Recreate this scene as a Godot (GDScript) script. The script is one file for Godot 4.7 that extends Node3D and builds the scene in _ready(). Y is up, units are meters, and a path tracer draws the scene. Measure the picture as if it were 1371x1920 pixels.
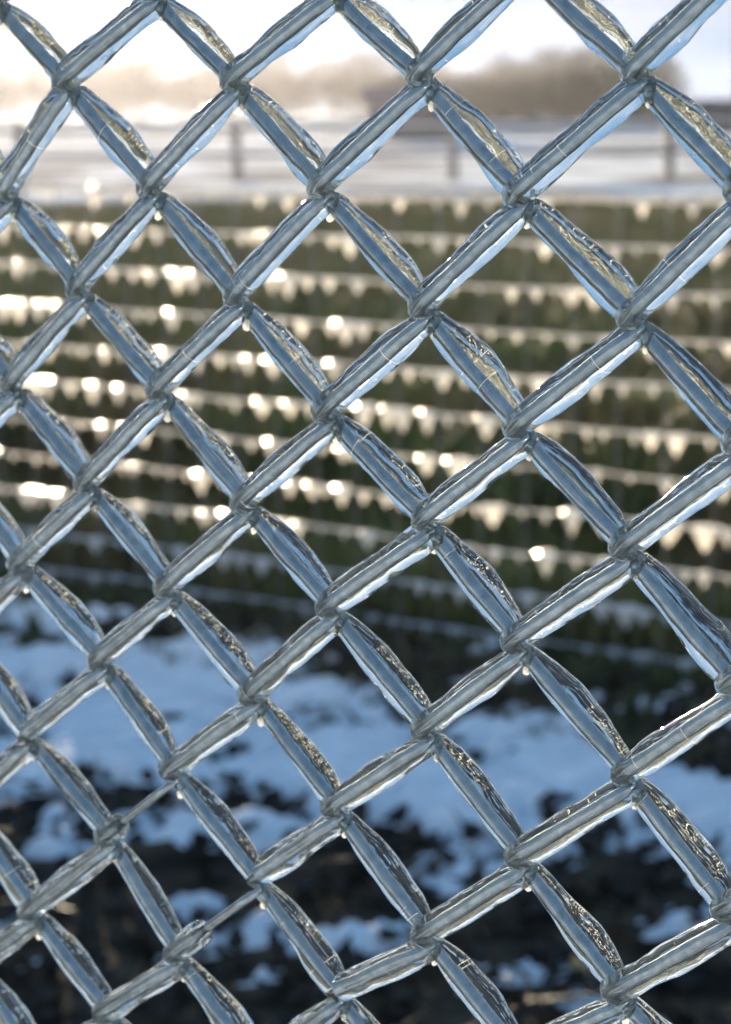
extends Node3D

# ---------------------------------------------------------------- numbers
const EXPOSURE := 6.2
const EYE := 1.5
const SUN_ELEVATION := 5.0
const SUN_AZIMUTH := -8.5        # degrees, left of straight ahead (-z)
const MESH_U := 0.03878          # half a diamond, along the fence
const MESH_V := 0.03535          # half a diamond, downwards
const WIRE_R := 0.0017

var rng := RandomNumberGenerator.new()
var bump := FastNoiseLite.new()
var fine := FastNoiseLite.new()
var broad := FastNoiseLite.new()
var M := {}
var taken := {}

# how far the knots of the hung mesh sit off a regular lattice (mm right, mm down), row by row
const SAG := {
	-2: {-2: [3.2, 4.4], -4: [1.7, 2.5]},
	-1: {1: [1.8, -0.7], -1: [0.7, -1.9], -3: [-0.3, -2.2], -5: [-3.9, -4.1]},
	0: {0: [-0.6, -0.2], -2: [-1.4, -2.2], -4: [-1.7, -1.6], 2: [-2.2, -2.4], -6: [1.2, 0.8]},
	1: {-1: [1.2, 0.3], 1: [1.9, 0.2], -5: [-1.0, 0.0], -3: [-1.4, 0.0]},
	2: {0: [-0.4, 1.0], -4: [-0.7, -0.5], -2: [-0.5, 1.6], 2: [-1.3, -0.2], -6: [-0.4, 2.5]},
	3: {-5: [-0.5, 1.7], -3: [0.2, 1.0], -1: [1.7, -0.7], 1: [0.1, -0.4]},
	4: {-6: [-0.3, 1.5], -4: [0.3, 1.2], -2: [-0.6, -1.9], 0: [-1.2, -0.7], 2: [-1.3, 1.3]},
	5: {-5: [3.1, -1.8], -3: [1.9, -0.4], -1: [1.2, -0.6], 1: [1.2, 0.8]},
	6: {-6: [-1.4, -0.3], -4: [0.3, -0.6], -2: [0.4, -1.3], 0: [0.0, 0.9], 2: [-1.4, 1.9]},
	7: {-5: [4.0, -2.9], -3: [1.2, -1.9], -1: [0.7, 1.3], 1: [-0.8, 2.2]},
	8: {-6: [-2.8, 2.6], -4: [-1.2, 1.5], -2: [-0.8, -3.4]},
}

const ORDINAL := ["first", "second", "third", "fourth", "fifth", "sixth", "seventh", "eighth", "ninth", "tenth", "eleventh", "twelfth", "thirteenth", "fourteenth", "fifteenth", "sixteenth", "seventeenth", "eighteenth", "nineteenth", "twentieth", "twenty-first", "twenty-second", "twenty-third", "twenty-fourth", "twenty-fifth", "twenty-sixth", "twenty-seventh", "twenty-eighth", "twenty-ninth", "thirtieth"]

# ---------------------------------------------------------------- helpers
func lin(r: float, g: float, b: float) -> Color:
	return Color(r, g, b).linear_to_srgb()

func numbered(called: String) -> String:
	taken[called] = taken.get(called, -1) + 1
	return called if taken[called] == 0 else "%s_%03d" % [called, taken[called]]

func tag(o: Node3D, label: String, category: String, group := "") -> Node3D:
	o.set_meta("label", label)
	o.set_meta("category", category)
	if group != "":
		o.set_meta("group", group)
	return o

func thing(called: String, at: Vector3, turn := 0.0) -> Node3D:
	var o := Node3D.new()
	o.name = numbered(called)
	o.position = at
	o.rotation.y = turn
	add_child(o)
	return o

func part(called: String, mesh: Mesh, material: Material, parent: Node, at := Vector3.ZERO) -> MeshInstance3D:
	var o := MeshInstance3D.new()
	o.name = called
	o.mesh = mesh
	o.material_override = material
	o.position = at
	parent.add_child(o, true)
	return o

func setting(called: String, mesh: Mesh, material: Material, kind := "structure") -> MeshInstance3D:
	var o := part(called, mesh, material, self)
	o.set_meta("kind", kind)
	return o

# ArrayMesh from vertices and triangles, with smooth normals; turned so that its faces look outwards when closed
func smooth_mesh(v: PackedVector3Array, f: PackedInt32Array, closed := true) -> ArrayMesh:
	if closed:
		var volume := 0.0
		for i in range(0, f.size(), 3):
			volume += v[f[i]].dot(v[f[i + 1]].cross(v[f[i + 2]]))
		if volume > 0.0:                      # counter-clockwise: Godot's front faces run clockwise
			f.reverse()
	var n := PackedVector3Array()
	n.resize(v.size())
	for i in range(0, f.size(), 3):
		var c := (v[f[i + 2]] - v[f[i]]).cross(v[f[i + 1]] - v[f[i]])
		n[f[i]] += c
		n[f[i + 1]] += c
		n[f[i + 2]] += c
	for i in n.size():
		n[i] = n[i].normalized()
	var a := []
	a.resize(Mesh.ARRAY_MAX)
	a[Mesh.ARRAY_VERTEX] = v
	a[Mesh.ARRAY_NORMAL] = n
	a[Mesh.ARRAY_INDEX] = f
	var m := ArrayMesh.new()
	m.add_surface_from_arrays(Mesh.PRIMITIVE_TRIANGLES, a)
	return m

# rings of equal size joined into a closed skin with a point at either end; appended to v and f
func skin(v: PackedVector3Array, f: PackedInt32Array, rings: Array, first: Vector3, last: Vector3) -> void:
	var k: int = rings[0].size()
	var base := v.size()
	for r in rings:
		v.append_array(r)
	v.append(first)
	v.append(last)
	var p0 := v.size() - 2
	var p1 := v.size() - 1
	for i in rings.size() - 1:
		for j in k:
			var a := base + i * k + j
			var b := base + i * k + (j + 1) % k
			f.append_array(PackedInt32Array([a, b, a + k, b, b + k, a + k]))
	var e := base + (rings.size() - 1) * k
	for j in k:
		f.append_array(PackedInt32Array([p0, base + (j + 1) % k, base + j, p1, e + j, e + (j + 1) % k]))

# a plain round tube along points
func tube(v: PackedVector3Array, f: PackedInt32Array, points: PackedVector3Array, radius: float, sides: int) -> void:
	var rings := []
	var side := Vector3.ZERO
	for i in points.size():
		var t := (points[mini(i + 1, points.size() - 1)] - points[maxi(i - 1, 0)]).normalized()
		if side == Vector3.ZERO:
			side = t.cross(Vector3.FORWARD if absf(t.z) < 0.9 else Vector3.UP).normalized()
		side = (side - t * side.dot(t)).normalized()
		var up := t.cross(side)
		var r := PackedVector3Array()
		for j in sides:
			var a := TAU * j / sides
			r.append(points[i] + (side * cos(a) + up * sin(a)) * radius)
		rings.append(r)
	skin(v, f, rings, points[0], points[points.size() - 1])

func tube_mesh(points: PackedVector3Array, radius: float, sides: int) -> ArrayMesh:
	var v := PackedVector3Array()
	var f := PackedInt32Array()
	tube(v, f, points, radius, sides)
	return smooth_mesh(v, f)

# a box with chamfered long edges, lying along x, its middle at the origin
func beam(size: Vector3, edge: float, uneven := 0.0) -> ArrayMesh:
	var st := SurfaceTool.new()
	st.begin(Mesh.PRIMITIVE_TRIANGLES)
	st.set_smooth_group(-1)
	var y := size.y / 2
	var z := size.z / 2
	var outline := [Vector2(y - edge, z), Vector2(y, z - edge), Vector2(y, -z + edge), Vector2(y - edge, -z), Vector2(-y + edge, -z), Vector2(-y, -z + edge), Vector2(-y, z - edge), Vector2(-y + edge, z)]
	var rings := []
	for i in 5:
		var r := []
		var off := Vector2(rng.randf_range(-uneven, uneven), rng.randf_range(-uneven, uneven))
		for p in outline:
			r.append(Vector3(size.x * (i / 4.0 - 0.5), p.x + off.x, p.y + off.y))
		rings.append(r)
	for i in 4:
		for j in 8:
			var a = rings[i][j]
			var b = rings[i][(j + 1) % 8]
			var c = rings[i + 1][(j + 1) % 8]
			var d = rings[i + 1][j]
			for q in [a, b, c, a, c, d]:
				st.add_vertex(q)
	for j in range(1, 7):
		for q in [rings[0][0], rings[0][j + 1], rings[0][j], rings[4][0], rings[4][j], rings[4][j + 1]]:
			st.add_vertex(q)
	st.generate_normals()
	return st.commit()

func noise_texture(seed_: int, frequency: float, ramp: Gradient = null, as_normal := false, octaves := 4) -> NoiseTexture2D:
	var n := FastNoiseLite.new()
	n.seed = seed_
	n.frequency = frequency
	n.fractal_octaves = octaves
	var t := NoiseTexture2D.new()
	t.width = 512
	t.height = 512
	t.seamless = true
	t.as_normal_map = as_normal
	t.noise = n
	if ramp:
		t.color_ramp = ramp
	return t

func ramp(stops: Array) -> Gradient:
	var g := Gradient.new()
	var o := PackedFloat32Array()
	var c := PackedColorArray()
	for s in stops:
		o.append(s[0])
		c.append(s[1])
	g.offsets = o
	g.colors = c
	return g

func solid(color: Color, roughness := 0.8, metallic := 0.0) -> StandardMaterial3D:
	var m := StandardMaterial3D.new()
	m.albedo_color = color
	m.roughness = roughness
	m.metallic = metallic
	return m

func mapped(texture: Texture2D, scale: float, roughness := 0.85) -> StandardMaterial3D:
	var m := solid(Color.WHITE, roughness)
	m.albedo_texture = texture
	m.uv1_triplanar = true
	m.uv1_world_triplanar = true
	m.uv1_scale = Vector3.ONE * scale
	return m

# ---------------------------------------------------------------- main
func _ready() -> void:
	rng.seed = 4711
	make_camera()
	make_sky_and_sun()
	bump.seed = 3
	bump.frequency = 1.0
	bump.fractal_octaves = 2
	fine.seed = 9
	fine.frequency = 1.0
	fine.fractal_octaves = 2
	broad.seed = 21
	broad.frequency = 1.0
	broad.fractal_octaves = 3
	make_materials()
	make_ground()
	make_far_trees()
	make_sheds()
	make_rail_fence()
	make_stock_fence()
	make_grass()
	make_litter()
	make_chain_link()

func make_camera() -> void:
	var camera := Camera3D.new()
	camera.name = "camera"
	camera.position = Vector3(0, EYE, 0)
	camera.rotation_degrees = Vector3(-10.9, 0, -0.64)
	var lens := CameraAttributesPhysical.new()
	lens.frustum_focal_length = 72.0
	lens.frustum_focus_distance = 0.655
	lens.frustum_near = 0.02
	lens.frustum_far = 5000.0
	lens.exposure_aperture = 72.0 / 4.9
	camera.attributes = lens
	camera.fov = rad_to_deg(2.0 * atan(960.0 / 3950.0))
	camera.near = 0.02
	camera.far = 5000.0
	camera.current = true
	add_child(camera)

func sun_direction() -> Vector3:
	var e := deg_to_rad(SUN_ELEVATION)
	var a := deg_to_rad(SUN_AZIMUTH)
	return Vector3(sin(a) * cos(e), sin(e), -cos(a) * cos(e))

func make_sky_and_sun() -> void:
	var towards := sun_direction()
	var clouds := FastNoiseLite.new()
	clouds.seed = 12
	clouds.frequency = 1.0
	clouds.fractal_octaves = 4
	var im := Image.create_empty(1024, 512, false, Image.FORMAT_RGBF)
	var k := 1.0 / EXPOSURE
	for y in 512:
		var el := (0.5 - (y + 0.5) / 512.0) * PI
		var ce := cos(el)
		var se := sin(el)
		var h := maxf(se, 0.0)
		var t := pow(1.0 - h, 5.0)
		var t2 := pow(1.0 - h, 1.5)
		for x in 1024:
			var az := ((x + 0.5) / 1024.0 - 0.5) * TAU
			var d := Vector3(sin(az) * ce, se, -cos(az) * ce)
			var cr := 0.125 + 0.14 * t2 + 0.16 * t
			var cg := 0.31 + 0.19 * t2 + 0.06 * t
			var cb := 0.60 + 0.13 * t2 + 0.04 * t
			if se > 0.0:
				var p := Vector3(d.x, d.y * 5.0, d.z) * 3.2
				var c := clampf(clouds.get_noise_3dv(p) * 2.2 + 0.15, 0.0, 1.0) * clampf(1.3 - h * 1.6, 0.0, 1.0)
				cr = lerpf(cr, 0.80, c * 0.6)
				cg = lerpf(cg, 0.82, c * 0.6)
				cb = lerpf(cb, 0.90, c * 0.6)
			var ang := rad_to_deg(acos(clampf(d.dot(towards), -1.0, 1.0)))
			var near := 70.0 * exp(-ang * ang / 2.6) + 16.0 * exp(-ang / 2.2) + 0.22 * exp(-ang / 24.0)
			cr += near * 1.0
			cg += near * 0.89
			cb += near * 0.76
			im.set_pixel(x, y, Color(cr * k, cg * k, cb * k))
	var panorama := PanoramaSkyMaterial.new()
	panorama.panorama = ImageTexture.create_from_image(im)
	var sky := Sky.new()
	sky.sky_material = panorama
	var e := Environment.new()
	e.background_mode = Environment.BG_SKY
	e.sky = sky
	e.tonemap_mode = Environment.TONE_MAPPER_LINEAR
	e.tonemap_exposure = EXPOSURE
	e.sdfgi_enabled = true
	e.ssao_enabled = true
	e.ssil_enabled = true
	e.volumetric_fog_enabled = true
	e.volumetric_fog_density = 0.000062
	e.volumetric_fog_albedo = Color(0.93, 0.94, 1.0)
	e.volumetric_fog_anisotropy = 0.8
	var around := WorldEnvironment.new()
	around.name = "surroundings"
	around.environment = e
	add_child(around)
	var sun := DirectionalLight3D.new()
	sun.name = "sun"
	sun.light_color = Color(1.0, 0.92, 0.79)
	sun.light_energy = 1.6
	sun.light_angular_distance = 0.5
	sun.shadow_enabled = true
	add_child(sun)
	sun.look_at_from_position(Vector3.ZERO, -towards, Vector3.UP)

func make_materials() -> void:
	var ice := StandardMaterial3D.new()
	ice.albedo_color = Color(0.97, 1, 1, 0.022)
	ice.transparency = BaseMaterial3D.TRANSPARENCY_ALPHA
	ice.roughness = 0.0
	ice.refraction_enabled = true
	ice.refraction_scale = 0.031
	ice.resource_name = "clear_ice"
	M.ice = ice
	var steel := mapped(noise_texture(5, 0.02, ramp([[0.2, lin(0.22, 0.255, 0.27)], [0.5, lin(0.30, 0.335, 0.35)], [0.8, lin(0.40, 0.425, 0.43)]])), 22.0, 0.13)
	steel.metallic = 0.9
	steel.resource_name = "galvanised_steel"
	M.steel = steel
	var frosty := solid(lin(0.82, 0.86, 0.90), 0.25)
	frosty.backlight_enabled = true
	frosty.backlight = Color(1.0, 0.98, 0.94)
	frosty.resource_name = "frosty_ice"
	M.frosty = frosty
	M.grain = solid(lin(0.66, 0.62, 0.53), 0.7)
	M.grain.backlight_enabled = true
	M.grain.backlight = Color(0.66, 0.63, 0.56)
	M.dark_wire = solid(lin(0.20, 0.20, 0.20), 0.5, 0.6)
	M.snow = mapped(noise_texture(31, 0.01, ramp([[0.3, lin(0.74, 0.76, 0.79)], [0.7, lin(0.84, 0.86, 0.88)]])), 1.5, 0.9)
	M.snow.normal_enabled = true
	M.snow.normal_texture = noise_texture(32, 0.03, null, true)
	M.snow.normal_scale = 0.6
	M.soil = mapped(noise_texture(33, 0.012, ramp([[0.25, lin(0.020, 0.016, 0.012)], [0.5, lin(0.055, 0.041, 0.028)], [0.75, lin(0.11, 0.08, 0.052)]])), 0.8, 0.95)
	M.field = mapped(noise_texture(34, 0.008, ramp([[0.28, lin(0.28, 0.245, 0.20)], [0.48, lin(0.58, 0.565, 0.55)], [0.7, lin(0.78, 0.78, 0.78)]])), 0.05, 0.9)
	M.field.metallic_specular = 0.0
	M.snow.metallic_specular = 0.2
	M.soil.metallic_specular = 0.2
	M.grass = solid(Color.WHITE, 0.7)
	M.grass.vertex_color_use_as_albedo = true
	M.grass.backlight_enabled = true
	M.grass.backlight = Color(0.35, 0.35, 0.2)
	M.litter = solid(Color.WHITE, 0.7)
	M.litter.vertex_color_use_as_albedo = true
	M.wood = mapped(noise_texture(35, 0.02, ramp([[0.2, lin(0.13, 0.12, 0.11)], [0.8, lin(0.28, 0.26, 0.24)]])), 2.0, 0.85)
	M.bark = mapped(noise_texture(36, 0.02, ramp([[0.2, lin(0.03, 0.025, 0.02)], [0.8, lin(0.09, 0.075, 0.06)]])), 1.0, 0.9)
	M.twigs = solid(lin(0.062, 0.059, 0.052), 0.9)
	M.needles = solid(lin(0.028, 0.035, 0.024), 0.9)
	M.boards = mapped(noise_texture(37, 0.02, ramp([[0.2, lin(0.03, 0.035, 0.045)], [0.8, lin(0.07, 0.08, 0.10)]])), 0.7, 0.8)
	M.roof = mapped(noise_texture(38, 0.02, ramp([[0.2, lin(0.02, 0.03, 0.05)], [0.8, lin(0.05, 0.06, 0.09)]])), 0.7, 0.6)

	M.rime = solid(lin(0.70, 0.73, 0.76), 0.3)
	M.rime.backlight_enabled = true
	M.rime.backlight = Color(0.8, 0.77, 0.7)
	for k in [M.wood, M.boards, M.roof, M.bark, M.twigs, M.needles]:
		k.metallic_specular = 0.1

# ---------------------------------------------------------------- ground
const SNOW_A := Vector2(-1.11, -6.23)
const SNOW_T := Vector2(0.747, 0.665)
const SNOW_Q := Vector2(-0.665, 0.747)

func snow_depth(x: float, z: float) -> float:
	var p := Vector2(x, z) - SNOW_A
	var a := p.dot(SNOW_Q)
	var b := clampf(p.dot(SNOW_T) / 2.57, -0.4, 1.3)
	var w := lerpf(1.7, 0.62, b)
	var inside := clampf(minf(a + 0.10, w - a) / 0.30, -1.0, 1.0)
	var n := broad.get_noise_2d(x * 2.1, z * 2.1)
	var n2 := fine.get_noise_2d(x * 5.0 + 40.0, z * 5.0) + 1.6 * fine.get_noise_2d(x * 13.0, z * 13.0 + 90.0)
	return maxf(inside, -0.7) * 0.42 + n * 1.0 + n2 * 0.25 - 0.02

func make_ground() -> void:
	var sheet := PlaneMesh.new()
	sheet.size = Vector2(1000, 1000)
	setting("ground", sheet, M.soil)
	# patchy snow on this side of the wire fence
	var v := PackedVector3Array()
	var f := PackedInt32Array()
	var nx := 330
	var nz := 440
	for j in nz + 1:
		for i in nx + 1:
			var x := -3.5 + 7.0 * i / nx
			var z := -8.4 + 9.4 * j / nz
			v.append(Vector3(x, clampf(snow_depth(x, z) * 0.09, -0.03, 0.05) - 0.05 * smoothstep(0.0, 0.8, z), z))
	for j in nz:
		for i in nx:
			var a := j * (nx + 1) + i
			if maxf(maxf(v[a].y, v[a + 1].y), maxf(v[a + nx + 1].y, v[a + nx + 2].y)) > -0.012:
				f.append_array(PackedInt32Array([a, a + 1, a + nx + 1, a + 1, a + nx + 2, a + nx + 1]))
	setting("snow", smooth_mesh(v, f, false), M.snow)
	# the snow goes on behind the viewer
	v = PackedVector3Array()
	f = PackedInt32Array()
	for j in 91:
		for i in 121:
			var x := (i - 60) * 0.4
			var z := -1.2 + j * 0.4
			var open := clampf((z + 0.6) / 1.5, -1.0, 1.0) * 0.5
			v.append(Vector3(x, clampf((open + 0.15 + broad.get_noise_2d(x * 0.8, z * 0.8)) * 0.09, -0.03, 0.06), z))
	for j in 90:
		for i in 120:
			var a := j * 121 + i
			f.append_array(PackedInt32Array([a, a + 1, a + 121, a + 1, a + 122, a + 121]))
	setting("snow_001", smooth_mesh(v, f, false), M.snow)
	# the snowed field beyond the grass
	v = PackedVector3Array()
	f = PackedInt32Array()
	var columns := 160
	var steps := 70
	for j in steps + 1:
		var far := pow(float(j) / steps, 3.0)
		for i in columns + 1:
			var s := (float(i) / columns - 0.5) * 2.0
			var x := s * (40.0 + 400.0 * far)
			var z := -30.0 - 440.0 * far + broad.get_noise_2d(x * 0.4, 5.0) * 2.0
			var y := 0.07 + broad.get_noise_2d(x * 0.25, z * 0.25) * 0.08
			v.append(Vector3(x, -0.05 if j == 0 else y, z))
	for j in steps:
		for i in columns:
			var a := j * (columns + 1) + i
			f.append_array(PackedInt32Array([a, a + columns + 1, a + 1, a + 1, a + columns + 1, a + columns + 2]))
	setting("snow_field", smooth_mesh(v, f, false), M.field)

# ---------------------------------------------------------------- far things
func twig_crown(radius: float, height: float, count: int) -> ArrayMesh:
	var st := SurfaceTool.new()
	st.begin(Mesh.PRIMITIVE_TRIANGLES)
	for i in count:
		var d := Vector3(rng.randfn(), rng.randfn(), rng.randfn()).normalized() * pow(rng.randf(), 0.45)
		var clump := 1.0 + 0.35 * broad.get_noise_3dv(d * 2.0 + Vector3(radius * 7, height * 3, 0))
		var at := Vector3(d.x * radius, d.y * height * 0.5, d.z * radius) * clump
		var out := (at + Vector3(0, height * 0.35, 0)).normalized()
		var side := out.cross(Vector3(rng.randfn(), rng.randfn(), rng.randfn())).normalized()
		var long := rng.randf_range(0.25, 0.7)
		var wide := rng.randf_range(0.06, 0.16)
		st.add_vertex(at - side * wide)
		st.add_vertex(at + out * long)
		st.add_vertex(at + side * wide)
	st.generate_normals()
	return st.commit()

func make_far_trees() -> void:
	# a row of bare trees far off on the left and a nearer dark thicket on the right
	var sorts := []
	for s in 4:
		var o := Node3D.new()
		var tall: float = [7.2, 6.2, 8.0, 5.4][s]
		var r: float = [2.6, 2.9, 2.5, 2.3][s]
		var v := PackedVector3Array()
		var f := PackedInt32Array()
		tube(v, f, PackedVector3Array([Vector3(0, -0.2, 0), Vector3(0.1, tall * 0.3, 0), Vector3(0.0, tall * 0.62, 0.1)]), 0.16, 7)
		for b in 6:
			var a := TAU * b / 6.0 + rng.randf()
			var from := Vector3(0.05, tall * rng.randf_range(0.25, 0.5), 0)
			tube(v, f, PackedVector3Array([from, from + Vector3(cos(a) * r * 0.35, tall * 0.14, sin(a) * r * 0.35), from + Vector3(cos(a) * r * 0.7, tall * 0.34, sin(a) * r * 0.7)]), 0.06, 5)
		part("trunk", smooth_mesh(v, f), M.bark, o)
		part("crown", twig_crown(r * 1.4, tall * 0.92, 2000), M.twigs, o, Vector3(0, tall * 0.5, 0))
		sorts.append(o)
	var i := 0
	var row := ["tall bare tree", "broad bare tree", "tallest bare tree", "low rounded bare tree"]
	for x in range(-52, 35, 3):
		var o: Node3D = sorts[i % 4].duplicate()
		o.name = numbered("bare_tree")
		o.position = Vector3(x + rng.randf_range(-1.2, 1.2), 0, -225.0 + rng.randf_range(-10, 10))
		o.rotation.y = rng.randf() * TAU
		o.scale = Vector3.ONE * rng.randf_range(0.85, 1.1)
		add_child(o)
		tag(o, "hazy %s, %s from the left end of the far tree row" % [row[i % 4], ORDINAL[i]], "tree", "bare trees in the far row")
		i += 1
	for o in sorts:
		o.free()
	var bush := Node3D.new()
	var v := PackedVector3Array()
	var f := PackedInt32Array()
	for b in 7:
		var a := TAU * b / 7.0
		tube(v, f, PackedVector3Array([Vector3(0, -0.1, 0), Vector3(cos(a) * 0.5, 1.0, sin(a) * 0.5), Vector3(cos(a) * 0.9, 2.2, sin(a) * 0.9)]), 0.06, 5)
	part("trunk", smooth_mesh(v, f), M.bark, bush)
	part("crown", twig_crown(1.9, 3.4, 1100), M.needles, bush, Vector3(0, 1.8, 0))
	var place := 0
	for x in [2.6, 5.0, 7.2, 9.6, 11.8, 13.9, 16.2, 18.4]:
		var o: Node3D = bush.duplicate()
		o.name = numbered("dark_bush")
		o.position = Vector3(x, 0, -135.0 + rng.randf_range(-4, 4))
		o.rotation.y = rng.randf() * TAU
		o.scale = Vector3(1.0, rng.randf_range(0.8, 1.12), 1.0)
		add_child(o)
		tag(o, "dark dense bush, %s from the left in the thicket behind the grey shed" % ORDINAL[place], "bush", "dark bushes of the thicket on the right")
		place += 1
	bush.free()

func shed(called: String, at: Vector3, size: Vector3, label: String) -> void:
	var o := thing(called, at)
	var boards := int(size.x / 0.3)
	for b in boards:
		var w := part("board", beam(Vector3(size.y, size.x / boards - 0.02, 0.03), 0.006), M.boards, o, Vector3((b + 0.5) * size.x / boards - size.x / 2, size.y / 2, size.z / 2 + rng.randf() * 0.01))
		w.rotation.z = PI / 2
	var box := BoxMesh.new()
	box.size = Vector3(size.x - 0.04, size.y - 0.02, size.z - 0.06)
	part("wall", box, M.boards, o, Vector3(0, size.y / 2 - 0.01, -0.02))
	for s in [-1, 1]:
		var r := part("roof", beam(Vector3(size.x + 0.5, 0.06, size.z * 0.5 / cos(0.3) + 0.25), 0.01), M.roof, o, Vector3(0, size.y + size.z * 0.25 * tan(0.3) + 0.02, s * size.z * 0.26))
		r.rotation.x = s * 0.3
	var door := part("door", beam(Vector3(0.9, size.y * 0.8, 0.05), 0.01), M.roof, o, Vector3(size.x * 0.2, size.y * 0.4, size.z / 2 + 0.05))
	var bar := part("handle", beam(Vector3(0.14, 0.03, 0.03), 0.006), M.dark_wire, door, Vector3(-0.32, 0, 0.05))
	bar.name = "handle"
	tag(o, label, "shed")

func make_sheds() -> void:
	shed("wooden_shed", Vector3(2.1, 0.0, -92.0), Vector3(3.6, 1.8, 2.6), "low grey board shed in the snowy field, left of the dark thicket")
	shed("dark_shed", Vector3(19.2, 0.0, -108.0), Vector3(5.0, 1.1, 3.0), "low dark blue roofed shed at the far right edge of the field")

func make_rail_fence() -> void:
	var o := thing("rail_fence", Vector3(0, 0, -42))
	var post := beam(Vector3(1.35, 0.19, 0.19), 0.02, 0.008)
	var xs := []
	for i in range(-5, 6):
		xs.append(-2.45 + 4.25 * i)
	for x in xs:
		var p := part("post", post, M.wood, o, Vector3(x, 0.6, rng.randf_range(-0.03, 0.03)))
		p.rotation.z = PI / 2 + rng.randf_range(-0.03, 0.03)
	for i in xs.size() - 1:
		for h in [0.58, 1.10]:
			var r := part("rail", beam(Vector3(4.25, 0.09, 0.05), 0.01, 0.01), M.wood, o, Vector3((xs[i] + xs[i + 1]) / 2, h + rng.randf_range(-0.02, 0.02), 0.125 + 0.003 * (i % 2)))
			r.rotation.z = rng.randf_range(-0.006, 0.006)
			part("snow_cap", beam(Vector3(4.2, 0.035, 0.06), 0.012, 0.006), M.snow, r, Vector3(0, 0.062, 0))
	tag(o, "weathered wooden post and rail fence standing in the snowy field", "fence")

# ---------------------------------------------------------------- the iced wire fence behind
const STOCK_AT := Vector3(-0.13, 0, -6.03)
const STOCK_TURN := -0.590        # its right end comes nearer

func drip_mesh(w: float, h: float) -> ArrayMesh:
	var v := PackedVector3Array()
	var f := PackedInt32Array()
	var rings := []
	var lean := rng.randf_range(-0.25, 0.25)
	for i in 7:
		var t := i / 6.0
		var r := w * ((1.0 - t) * 0.95 + 0.05)
		var ring := PackedVector3Array()
		for j in 10:
			var a := TAU * j / 10.0
			ring.append(Vector3(cos(a) * r + lean * w * t, h * (0.13 - t), sin(a) * r * 0.7))
		rings.append(ring)
	skin(v, f, rings, Vector3(0, h * 0.2, 0), Vector3(lean * w, -h * 0.93, 0))
	return smooth_mesh(v, f)

func make_stock_fence() -> void:
	var o := thing("wire_fence", STOCK_AT, STOCK_TURN)
	rng.seed = 77
	var drips := []
	for i in 6:
		drips.append(drip_mesh(rng.randf_range(0.028, 0.037), rng.randf_range(0.044, 0.060)))
	var post := tube_mesh(PackedVector3Array([Vector3(0, -0.2, 0), Vector3(0, 0.7, 0), Vector3(0.0, 1.38, 0)]), 0.05, 12)
	for x in [-2.6, 2.2]:
		part("post", post, M.wood, o, Vector3(x, 0, -0.06))
	for k in 34:
		var x := -2.5 + 0.1385 * k
		var p := PackedVector3Array()
		for q in 9:
			p.append(Vector3(x + broad.get_noise_2d(q * 0.6, k * 3.0) * 0.01, 0.03 + 1.24 * q / 8.0, 0.006))
		part("stay", tube_mesh(p, 0.0028, 6), M.dark_wire, o)
	var far_v := PackedVector3Array()
	var far_f := PackedInt32Array()
	for row in 11:
		var y := 0.05 + 0.121 * row
		var p := PackedVector3Array()
		for q in 60:
			var x := -2.6 + 4.8 * q / 59.0
			p.append(Vector3(x, y + broad.get_noise_2d(x * 1.3, row * 5.0) * 0.012 , 0.0))
		var wire := part("wire", tube_mesh(p, (0.0042 + 0.0012 * rng.randf()) * (2.2 if row == 10 else 0.8), 8), M.rime, o)
		var x := -1.5 + rng.randf() * 0.05
		while x < 1.42:
			var d := part("ice_drip", drips[rng.randi() % 6], M.frosty, wire, Vector3(x, y + broad.get_noise_2d(x * 1.3, row * 5.0) * 0.012 - 0.003, 0.0))
			d.rotation.y = rng.randf() * TAU
			var s := 0.34 + 0.85 * pow(rng.randf(), 1.4)
			d.scale = Vector3(s, s, s)
			x += rng.randf_range(0.042, 0.105)
	tag(o, "wire mesh fence hung with frosty ice drips beyond the snow patches", "fence")

# ---------------------------------------------------------------- grass and leaves
func blade_clump(blades: int, tall: float, spread: float) -> ArrayMesh:
	var st := SurfaceTool.new()
	st.begin(Mesh.PRIMITIVE_TRIANGLES)
	for i in blades:
		var a := rng.randf() * TAU
		var foot := Vector3(cos(a), 0, sin(a)) * rng.randf() * spread
		var lean := Vector3(rng.randfn() * 0.35, 0, rng.randfn() * 0.35) * tall
		var top := foot + lean + Vector3(0, tall * rng.randf_range(0.5, 1.0), 0)
		var mid := foot.lerp(top, 0.5) + Vector3(0, tall * 0.08, 0) - lean * 0.15
		var side := Vector3(sin(a), 0, -cos(a)) * rng.randf_range(0.003, 0.007)
		for q in [foot - side, mid - side, foot + side, foot + side, mid - side, mid + side, mid - side, top, mid + side]:
			st.add_vertex(q)
	st.generate_normals()
	return st.commit()

func scatter(called: String, mesh: Mesh, material: Material, places: Array, tints: Array, kind := "stuff") -> void:
	var mm := MultiMesh.new()
	mm.transform_format = MultiMesh.TRANSFORM_3D
	mm.use_colors = true
	mm.mesh = mesh
	mm.instance_count = places.size()
	for i in places.size():
		mm.set_instance_transform(i, places[i])
		mm.set_instance_color(i, tints[i])
	var o := MultiMeshInstance3D.new()
	o.name = called
	o.multimesh = mm
	o.material_override = material
	o.set_meta("kind", kind)
	add_child(o, true)

func tint_of(x: float, z: float) -> Color:
	var n := broad.get_noise_2d(x * 0.9 + 11.0, z * 0.5)
	var c := Color(0.082, 0.113, 0.040).lerp(Color(0.112, 0.094, 0.048), clampf(0.35 + n * 1.4, 0.0, 1.0))
	return c * rng.randf_range(0.7, 1.25)

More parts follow.
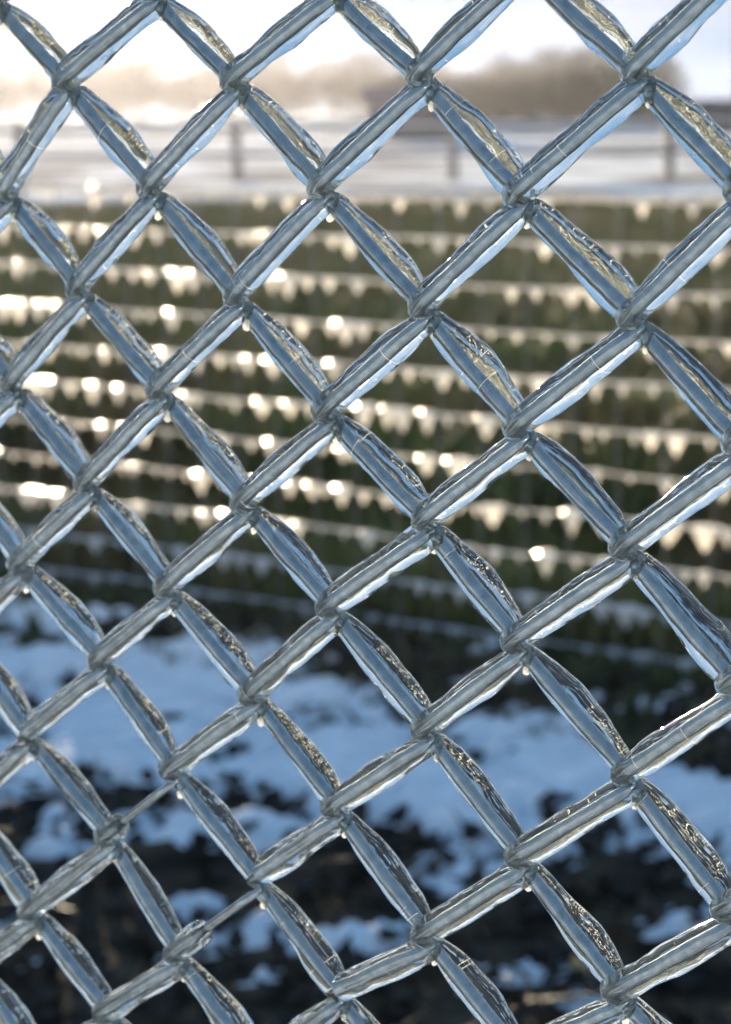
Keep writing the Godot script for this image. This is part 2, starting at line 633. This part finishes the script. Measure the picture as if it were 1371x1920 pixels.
func make_grass() -> void:
	var along := Vector2(cos(STOCK_TURN), -sin(STOCK_TURN))
	var back := Vector2(along.y, -along.x)
	var origin := Vector2(STOCK_AT.x, STOCK_AT.z)
	var places := []
	var tints := []
	# weeds along the foot of the fence and the rough grass behind it
	for i in 5200:
		var away := pow(rng.randf(), 1.6) * 5.0 + 0.16
		var p := origin + along * rng.randf_range(-4.0, 4.2) + back * away
		var s := rng.randf_range(0.7, 1.25) * (0.8 if away < 1.0 else 0.95)
		places.append(Transform3D(Basis(Vector3.UP, rng.randf() * TAU).scaled(Vector3(s, s, s)), Vector3(p.x, 0, p.y)))
		tints.append(tint_of(p.x, p.y))
	for i in 1900:
		# rank weeds a little way behind the fence
		var p := origin + along * rng.randf_range(-4.5, 4.0) + back * rng.randf_range(0.9, 2.6)
		var s := rng.randf_range(1.4, 2.1)
		places.append(Transform3D(Basis(Vector3.UP, rng.randf() * TAU).scaled(Vector3(s, s, s)), Vector3(p.x, 0, p.y)))
		tints.append(tint_of(p.x, p.y) * 0.85)
	for i in 900:
		var p := origin + along * rng.randf_range(-4.0, 4.2) - back * pow(rng.randf(), 1.5) * 0.75
		var s := rng.randf_range(0.25, 0.5)
		places.append(Transform3D(Basis(Vector3.UP, rng.randf() * TAU).scaled(Vector3(s, s * 0.8, s)), Vector3(p.x, 0, p.y)))
		tints.append(tint_of(p.x, p.y) * 0.8)
	scatter("tall_grass", blade_clump(22, 0.24, 0.10), M.grass, places, tints)
	places = []
	tints = []
	for i in 170:
		var z := rng.randf_range(-2.6, -6.3)
		var x := rng.randf_range(-1.0, 1.0) * (0.7 - z * 0.25)
		var s := rng.randf_range(0.5, 1.2)
		if broad.get_noise_2d(x * 1.2 + 70.0, z * 1.2) < -0.02 or (snow_depth(x, z) > 0.35 and rng.randf() < 0.8):
			continue
		places.append(Transform3D(Basis(Vector3.UP, rng.randf() * TAU).scaled(Vector3(s * 1.4, s * 0.3, s * 1.4)), Vector3(x, 0.01, z)))
		tints.append(Color(0.048, 0.036, 0.023).lerp(Color(0.034, 0.031, 0.019), rng.randf()))
	scatter("dry_grass", blade_clump(16, 0.16, 0.10), M.grass, places, tints)
	places = []
	tints = []
	for i in 9000:
		var z := -8.0 - 23.0 * pow(rng.randf(), 0.8)
		var x := rng.randf_range(-1.0, 1.0) * (2.5 - z * 0.35)
		if (Vector2(x, z) - origin).dot(back) < 1.5:
			continue
		var s := rng.randf_range(0.7, 1.2)
		places.append(Transform3D(Basis(Vector3.UP, rng.randf() * TAU).scaled(Vector3(s, s, s)), Vector3(x, 0, z)))
		tints.append(tint_of(x, z))
	scatter("meadow_grass", blade_clump(40, 0.26, 0.28), M.grass, places, tints)

func leaf_mesh(long: float, wide: float, curl: float) -> ArrayMesh:
	var st := SurfaceTool.new()
	st.begin(Mesh.PRIMITIVE_TRIANGLES)
	st.set_smooth_group(0)
	var rows := []
	for i in 7:
		var t := i / 6.0
		var w := wide * sin(PI * pow(t, 0.8)) * 0.5 + 0.0008
		var y := curl * (t - 0.5) * (t - 0.5) * 4.0
		var z := (t - 0.5) * long
		rows.append([Vector3(-w, y + curl * 0.5, z), Vector3(-w * 0.5, y + 0.1 * curl, z), Vector3(0, y - 0.1 * curl, z), Vector3(w * 0.5, y + 0.1 * curl, z), Vector3(w, y + curl * 0.5, z)])
	for i in 6:
		for j in 4:
			for q in [rows[i][j], rows[i + 1][j], rows[i][j + 1], rows[i][j + 1], rows[i + 1][j], rows[i + 1][j + 1]]:
				st.add_vertex(q)
	st.generate_normals()
	return st.commit()

func make_litter() -> void:
	var places := []
	var tints := []
	for i in 4200:
		var z := -2.0 - 4.2 * rng.randf()
		var x := rng.randf_range(-1.0, 1.0) * (0.8 - z * 0.28)
		if snow_depth(x, z) > 0.12:
			continue
		var b := Basis.from_euler(Vector3(rng.randfn() * 0.4, rng.randf() * TAU, rng.randfn() * 0.4)).scaled(Vector3.ONE * rng.randf_range(0.6, 1.3))
		places.append(Transform3D(b, Vector3(x, 0.012 + rng.randf() * 0.02, z)))
		tints.append(Color(0.022, 0.016, 0.010).lerp(Color(0.06, 0.042, 0.024), pow(rng.randf(), 2.0)) * rng.randf_range(0.5, 1.1))
	scatter("leaf_litter", leaf_mesh(0.06, 0.035, 0.012), M.litter, places, tints)
	var leaf := thing("dry_leaf", Vector3(0.36, 0.03, -3.42), 0.6)
	part("blade", leaf_mesh(0.05, 0.034, 0.014), solid(lin(0.42, 0.30, 0.15), 0.6), leaf).rotation.x = 0.5
	part("stalk", tube_mesh(PackedVector3Array([Vector3(0, -0.012, 0.022), Vector3(0.004, -0.024, 0.034), Vector3(0.01, -0.03, 0.046)]), 0.001, 6), solid(lin(0.30, 0.2, 0.1), 0.6), leaf)
	tag(leaf, "single pale tan dry leaf lying on the dark ground", "leaf")

# ---------------------------------------------------------------- the chain-link fence in front
func knot(u: int, v: int) -> Vector3:
	var dx := 0.0
	var dy := 0.0
	if SAG.has(v) and SAG[v].has(u):
		dx = SAG[v][u][0] * 0.001
		dy = SAG[v][u][1] * 0.001
	elif u > -9 and u < 5 and v > -5 and v < 12:
		dx = broad.get_noise_2d(u * 1.7, v * 1.7) * 0.003
		dy = broad.get_noise_2d(u * 1.7 + 50.0, v * 1.7) * 0.003
	return Vector3(MESH_U * u + dx, EYE - 0.0297 - (MESH_V * v - 0.00039 * u + dy), 0.0)

func left_bend(u: int, v: int) -> Vector3:
	return knot(u, v) + Vector3(-0.0026, 0.0012, 0)

func right_bend(u: int, v: int) -> Vector3:
	return knot(u, v) + Vector3(0.0026, -0.0012, 0)

# a point of the wire between two bends; front strands bow towards the viewer, back strands away
func strand(a: Vector3, b: Vector3, s: float, layer: float) -> Vector3:
	var e := clampf(s, 0.0, 1.0)
	var z := pow(maxf(0.0, 1.0 - pow(absf(2.0 * e - 1.0), 6.0)), 0.6) * 0.0027 * layer
	var p := a.lerp(b, s)
	p.z = z
	return p

func sleeve(a: Vector3, b: Vector3, layer: float, from: float, to: float, seed_: float, rows: int, sides: int, v: PackedVector3Array, f: PackedInt32Array, grains := 0, gv := PackedVector3Array()) -> void:
	var along := (b - a).normalized()
	var front := Vector3(0, 0, 1)
	var across := along.cross(front).normalized()         # for the front strands: to the lower right
	var down := across if across.y < 0.0 else -across
	var length := a.distance_to(b)
	var rings := []
	var wob := rng.randf_range(-0.3, 0.3)
	var fat := rng.randf_range(1.02, 1.18)
	var peak := rng.randf_range(0.48, 0.76)
	var rng_bulge := rng.randf_range(0.8, 1.15)
	var first := Vector3.ZERO
	var last := Vector3.ZERO
	for i in rows + 1:
		var g := float(i) / rows
		# rings crowd towards the rounded ends
		var h := 0.5 - 0.5 * cos(PI * g)
		h = lerpf(g, h, 0.7)
		var s := lerpf(from, to, h)
		var c := strand(a, b, s, layer)
		var cap := minf(h * (to - from), (1.0 - h) * (to - from)) * length
		var r: float
		var oy := 0.0
		if layer > 0.0:
			r = 0.0040 + 0.0005 * sin(PI * s) + 0.0003 * sin(s * 9.0 + seed_)
			r *= sqrt(clampf(1.0 - pow(1.0 - minf(cap / 0.0042, 1.0), 2.0), 0.0, 1.0))
			oy = 0.0002
		else:
			var w := s / (2.0 * peak) if s < peak else 0.5 + (s - peak) / (2.0 * (1.0 - peak))
			r = 0.0030 + rng_bulge * 0.0024 * pow(sin(PI * clampf(w, 0.0, 1.0)), 1.1) + 0.0002 * sin(s * 11.0 + seed_)
			r *= sqrt(clampf(1.0 - pow(1.0 - minf(cap / 0.0034, 1.0), 2.0), 0.0, 1.0))
			oy = -0.0019 * sin(PI * clampf(s, 0.0, 1.0))
		r = maxf(r * fat, 0.00012)
		var middle := c + down * oy
		var ring := PackedVector3Array()
		for j in sides:
			var t := TAU * j / sides
			var d := across * cos(t) + front * sin(t)
			var q := (middle + d * r) * 1000.0
			var n := bump.get_noise_3d(q.x * 0.05 + seed_, q.y * 0.05, q.z * 0.06) * 0.13 + fine.get_noise_3d(q.x * 0.25, q.y * 0.25 + seed_, q.z * 0.25) * 0.010
			var ridge := wob * 0.12 * pow(maxf(0.0, -d.dot(down)), 2.0)
			ring.append(middle + d * r * (1.0 + n + ridge))
		rings.append(ring)
		if i == 0:
			first = middle
		last = middle
	skin(v, f, rings, first, last)
	# hairline cracks across some sleeves
	if grains > 0 and rng.randf() < 0.45:
		for crack in rng.randi_range(1, 2):
			var i := rng.randi_range(int(rows * 0.2), int(rows * 0.8))
			var from_j := rng.randi() % sides
			var ring: PackedVector3Array = rings[i]
			var middle: Vector3 = (ring[0] + ring[sides / 2]) * 0.5
			var slant := rng.randf_range(-0.0008, 0.0008)
			for n in rng.randi_range(6, 13):
				var j := (from_j + n) % sides
				var j2 := (j + 1) % sides
				var p := middle + (ring[j] - middle) * 1.006 + along * slant * n * 0.15
				var p2 := middle + (ring[j2] - middle) * 1.006 + along * slant * (n + 1) * 0.15
				var w := along * 0.00007
				for q in [p - w, p + w, p2 - w, p2 - w, p + w, p2 + w]:
					gv.append(q)
	# frost grains frozen onto the side that faces the sun
	for g in grains:
		var i := int(rows * clampf(0.5 + rng.randfn() * 0.2, 0.12, 0.88))
		var j := rng.randi() % sides
		var ring: PackedVector3Array = rings[i]
		var middle: Vector3 = (ring[0] + ring[sides / 2]) * 0.5
		var out := (ring[j] - middle).normalized()
		if out.z > 0.0 or out.dot(down) > (0.35 if layer < 0.0 else -0.15) or bump.get_noise_3d(i * 0.02 + seed_, j * 0.13, 3.0) < -0.12:
			continue
		var p: Vector3 = ring[j].lerp(ring[(j + 1) % sides], rng.randf()) + along * rng.randf_range(-0.0006, 0.0006)
		p = middle + (p - middle) * 1.012
		var long := along * (0.00008 + 0.0005 * pow(rng.randf(), 2.0))
		var wide := out.cross(along).normalized() * rng.randf_range(0.00003, 0.00006)
		for q in [p - long, p - wide, p + wide, p + long, p + wide, p - wide]:
			gv.append(q + out * 0.00003 * rng.randf())

func loose_triangles(v: PackedVector3Array) -> ArrayMesh:
	var st := SurfaceTool.new()
	st.begin(Mesh.PRIMITIVE_TRIANGLES)
	for p in v:
		st.add_vertex(p)
	st.generate_normals()
	return st.commit()

func make_chain_link() -> void:
	var base := Vector3(0.0489, 0, -0.6518)
	var o := thing("chain_link_fence", base, deg_to_rad(-38.45))
	var outer_v := PackedVector3Array()
	var outer_f := PackedInt32Array()
	var lumps := []
	for i in 5:
		lumps.append(lump(i))
	var drops := []
	for i in 3:
		drops.append(lump(i + 11))
	for w in range(-20, 12):
		var pv := PackedVector3Array()
		var pieces := []
		var v := -10 if w % 2 == 0 else -11
		while v <= 40:
			# down the back from the left bend to the right bend below it, then down the front to the next left bend
			var a := left_bend(w, v)
			var b := right_bend(w + 1, v + 1)
			var c := left_bend(w, v + 2)
			var seen := w >= -8 and w <= 3 and v >= -5 and v <= 10
			var n := 14 if seen else 6
			for i in n:
				pv.append(strand(a, b, float(i) / n, -1.0))
			for i in n:
				pv.append(strand(c, b, 1.0 - float(i) / n, 1.0))
			if seen:
				pieces.append([b, a, -1.0, w, v])
				pieces.append([c, b, 1.0, w, v + 2])
			else:
				sleeve(a, b, -1.0, 0.06, 0.94, w * 3.1 + v, 7, 8, outer_v, outer_f)
				sleeve(c, b, 1.0, -0.05, 1.02, w * 3.1 + v, 7, 8, outer_v, outer_f)
			v += 2
		var wire := part("wire", tube_mesh(pv, WIRE_R, 10), M.steel, o)
		var gv := PackedVector3Array()
		for p in pieces:
			var sv := PackedVector3Array()
			var sf := PackedInt32Array()
			var front: bool = p[2] > 0.0
			if front:
				var from := -0.055
				var to := 1.03
				if p[3] == -5 and p[4] == 7:
					to = 0.34
				elif p[3] == -4 and p[4] == 8:
					to = 0.46
				elif p[3] == -3 and p[4] == 7:
					from = 0.14
				elif p[3] == -2 and p[4] == 8:
					from = 0.12
				elif p[3] == -6 and p[4] == 6:
					from = 0.1
				sleeve(p[0], p[1], 1.0, from, to, p[3] * 7.3 + p[4] * 1.9, 64, 30, sv, sf, 450, gv)
			else:
				sleeve(p[1], p[0], -1.0, 0.055, 0.965, p[3] * 5.7 + p[4] * 2.3, 60, 30, sv, sf, 6000, gv)
			part("ice_sleeve", smooth_mesh(sv, sf), M.ice, wire)
		if gv.size() > 0:
			part("frost_grains", loose_triangles(gv), M.grain, wire).set_meta("kind", "stuff")
	var coat := part("ice_coating", smooth_mesh(outer_v, outer_f), M.ice, o)
	coat.set_meta("kind", "stuff")
	for v in range(-3, 11):
		for u in range(-8, 5):
			if (u + v) % 2 == 0:
				var k := part("ice_lump", lumps[absi(u * 3 + v) % 5], M.ice, o, knot(u, v) + Vector3(0.0035, -0.0028, -0.0012))
				k.rotation = Vector3(0, 0, rng.randf_range(-0.4, 0.4))
				var b := part("frozen_drop", drops[rng.randi() % 3], M.frosty, o, right_bend(u, v) + Vector3(rng.randf_range(0.0, 0.0012), -rng.randf_range(0.0052, 0.0062), rng.randf_range(-0.0012, 0.0002)))
				b.scale = Vector3(1.0, 0.72, 1.0) * rng.randf_range(0.28, 0.62) * (1.3 if (u == -3 and v == 1) or (u == -4 and v == 2) else 1.0)
	var post := tube_mesh(PackedVector3Array([Vector3(0, -0.3, 0), Vector3(0, 0.9, 0), Vector3(0, 1.95, 0)]), 0.024, 20)
	part("post", post, M.steel, o, Vector3(-0.83, 0, -0.026))
	part("post", post, M.steel, o, Vector3(0.52, 0, -0.026))
	part("top_rail", tube_mesh(PackedVector3Array([Vector3(-0.83, 1.86, -0.026), Vector3(-0.15, 1.86, -0.026), Vector3(0.52, 1.86, -0.026)]), 0.018, 20), M.steel, o)
	tag(o, "chain-link fence close to the viewer, every wire sleeved in clear ice", "fence")

func lump(n: int) -> ArrayMesh:
	var v := PackedVector3Array()
	var f := PackedInt32Array()
	var rings := []
	for i in range(1, 12):
		var a := PI * i / 12.0
		var ring := PackedVector3Array()
		for j in 16:
			var t := TAU * j / 16.0
			var d := Vector3(sin(a) * cos(t), cos(a), sin(a) * sin(t))
			var r := 1.0 + 0.35 * bump.get_noise_3dv(d * 1.3 + Vector3(n * 9.0, 0, 0)) + 0.1 * fine.get_noise_3dv(d * 3.0 + Vector3(n * 9.0, 0, 0))
			ring.append(Vector3(d.x * 0.0021, d.y * 0.0042, d.z * 0.0021) * r)
		rings.append(ring)
	skin(v, f, rings, Vector3(0, 0.0042, 0), Vector3(0, -0.0042, 0))
	return smooth_mesh(v, f)
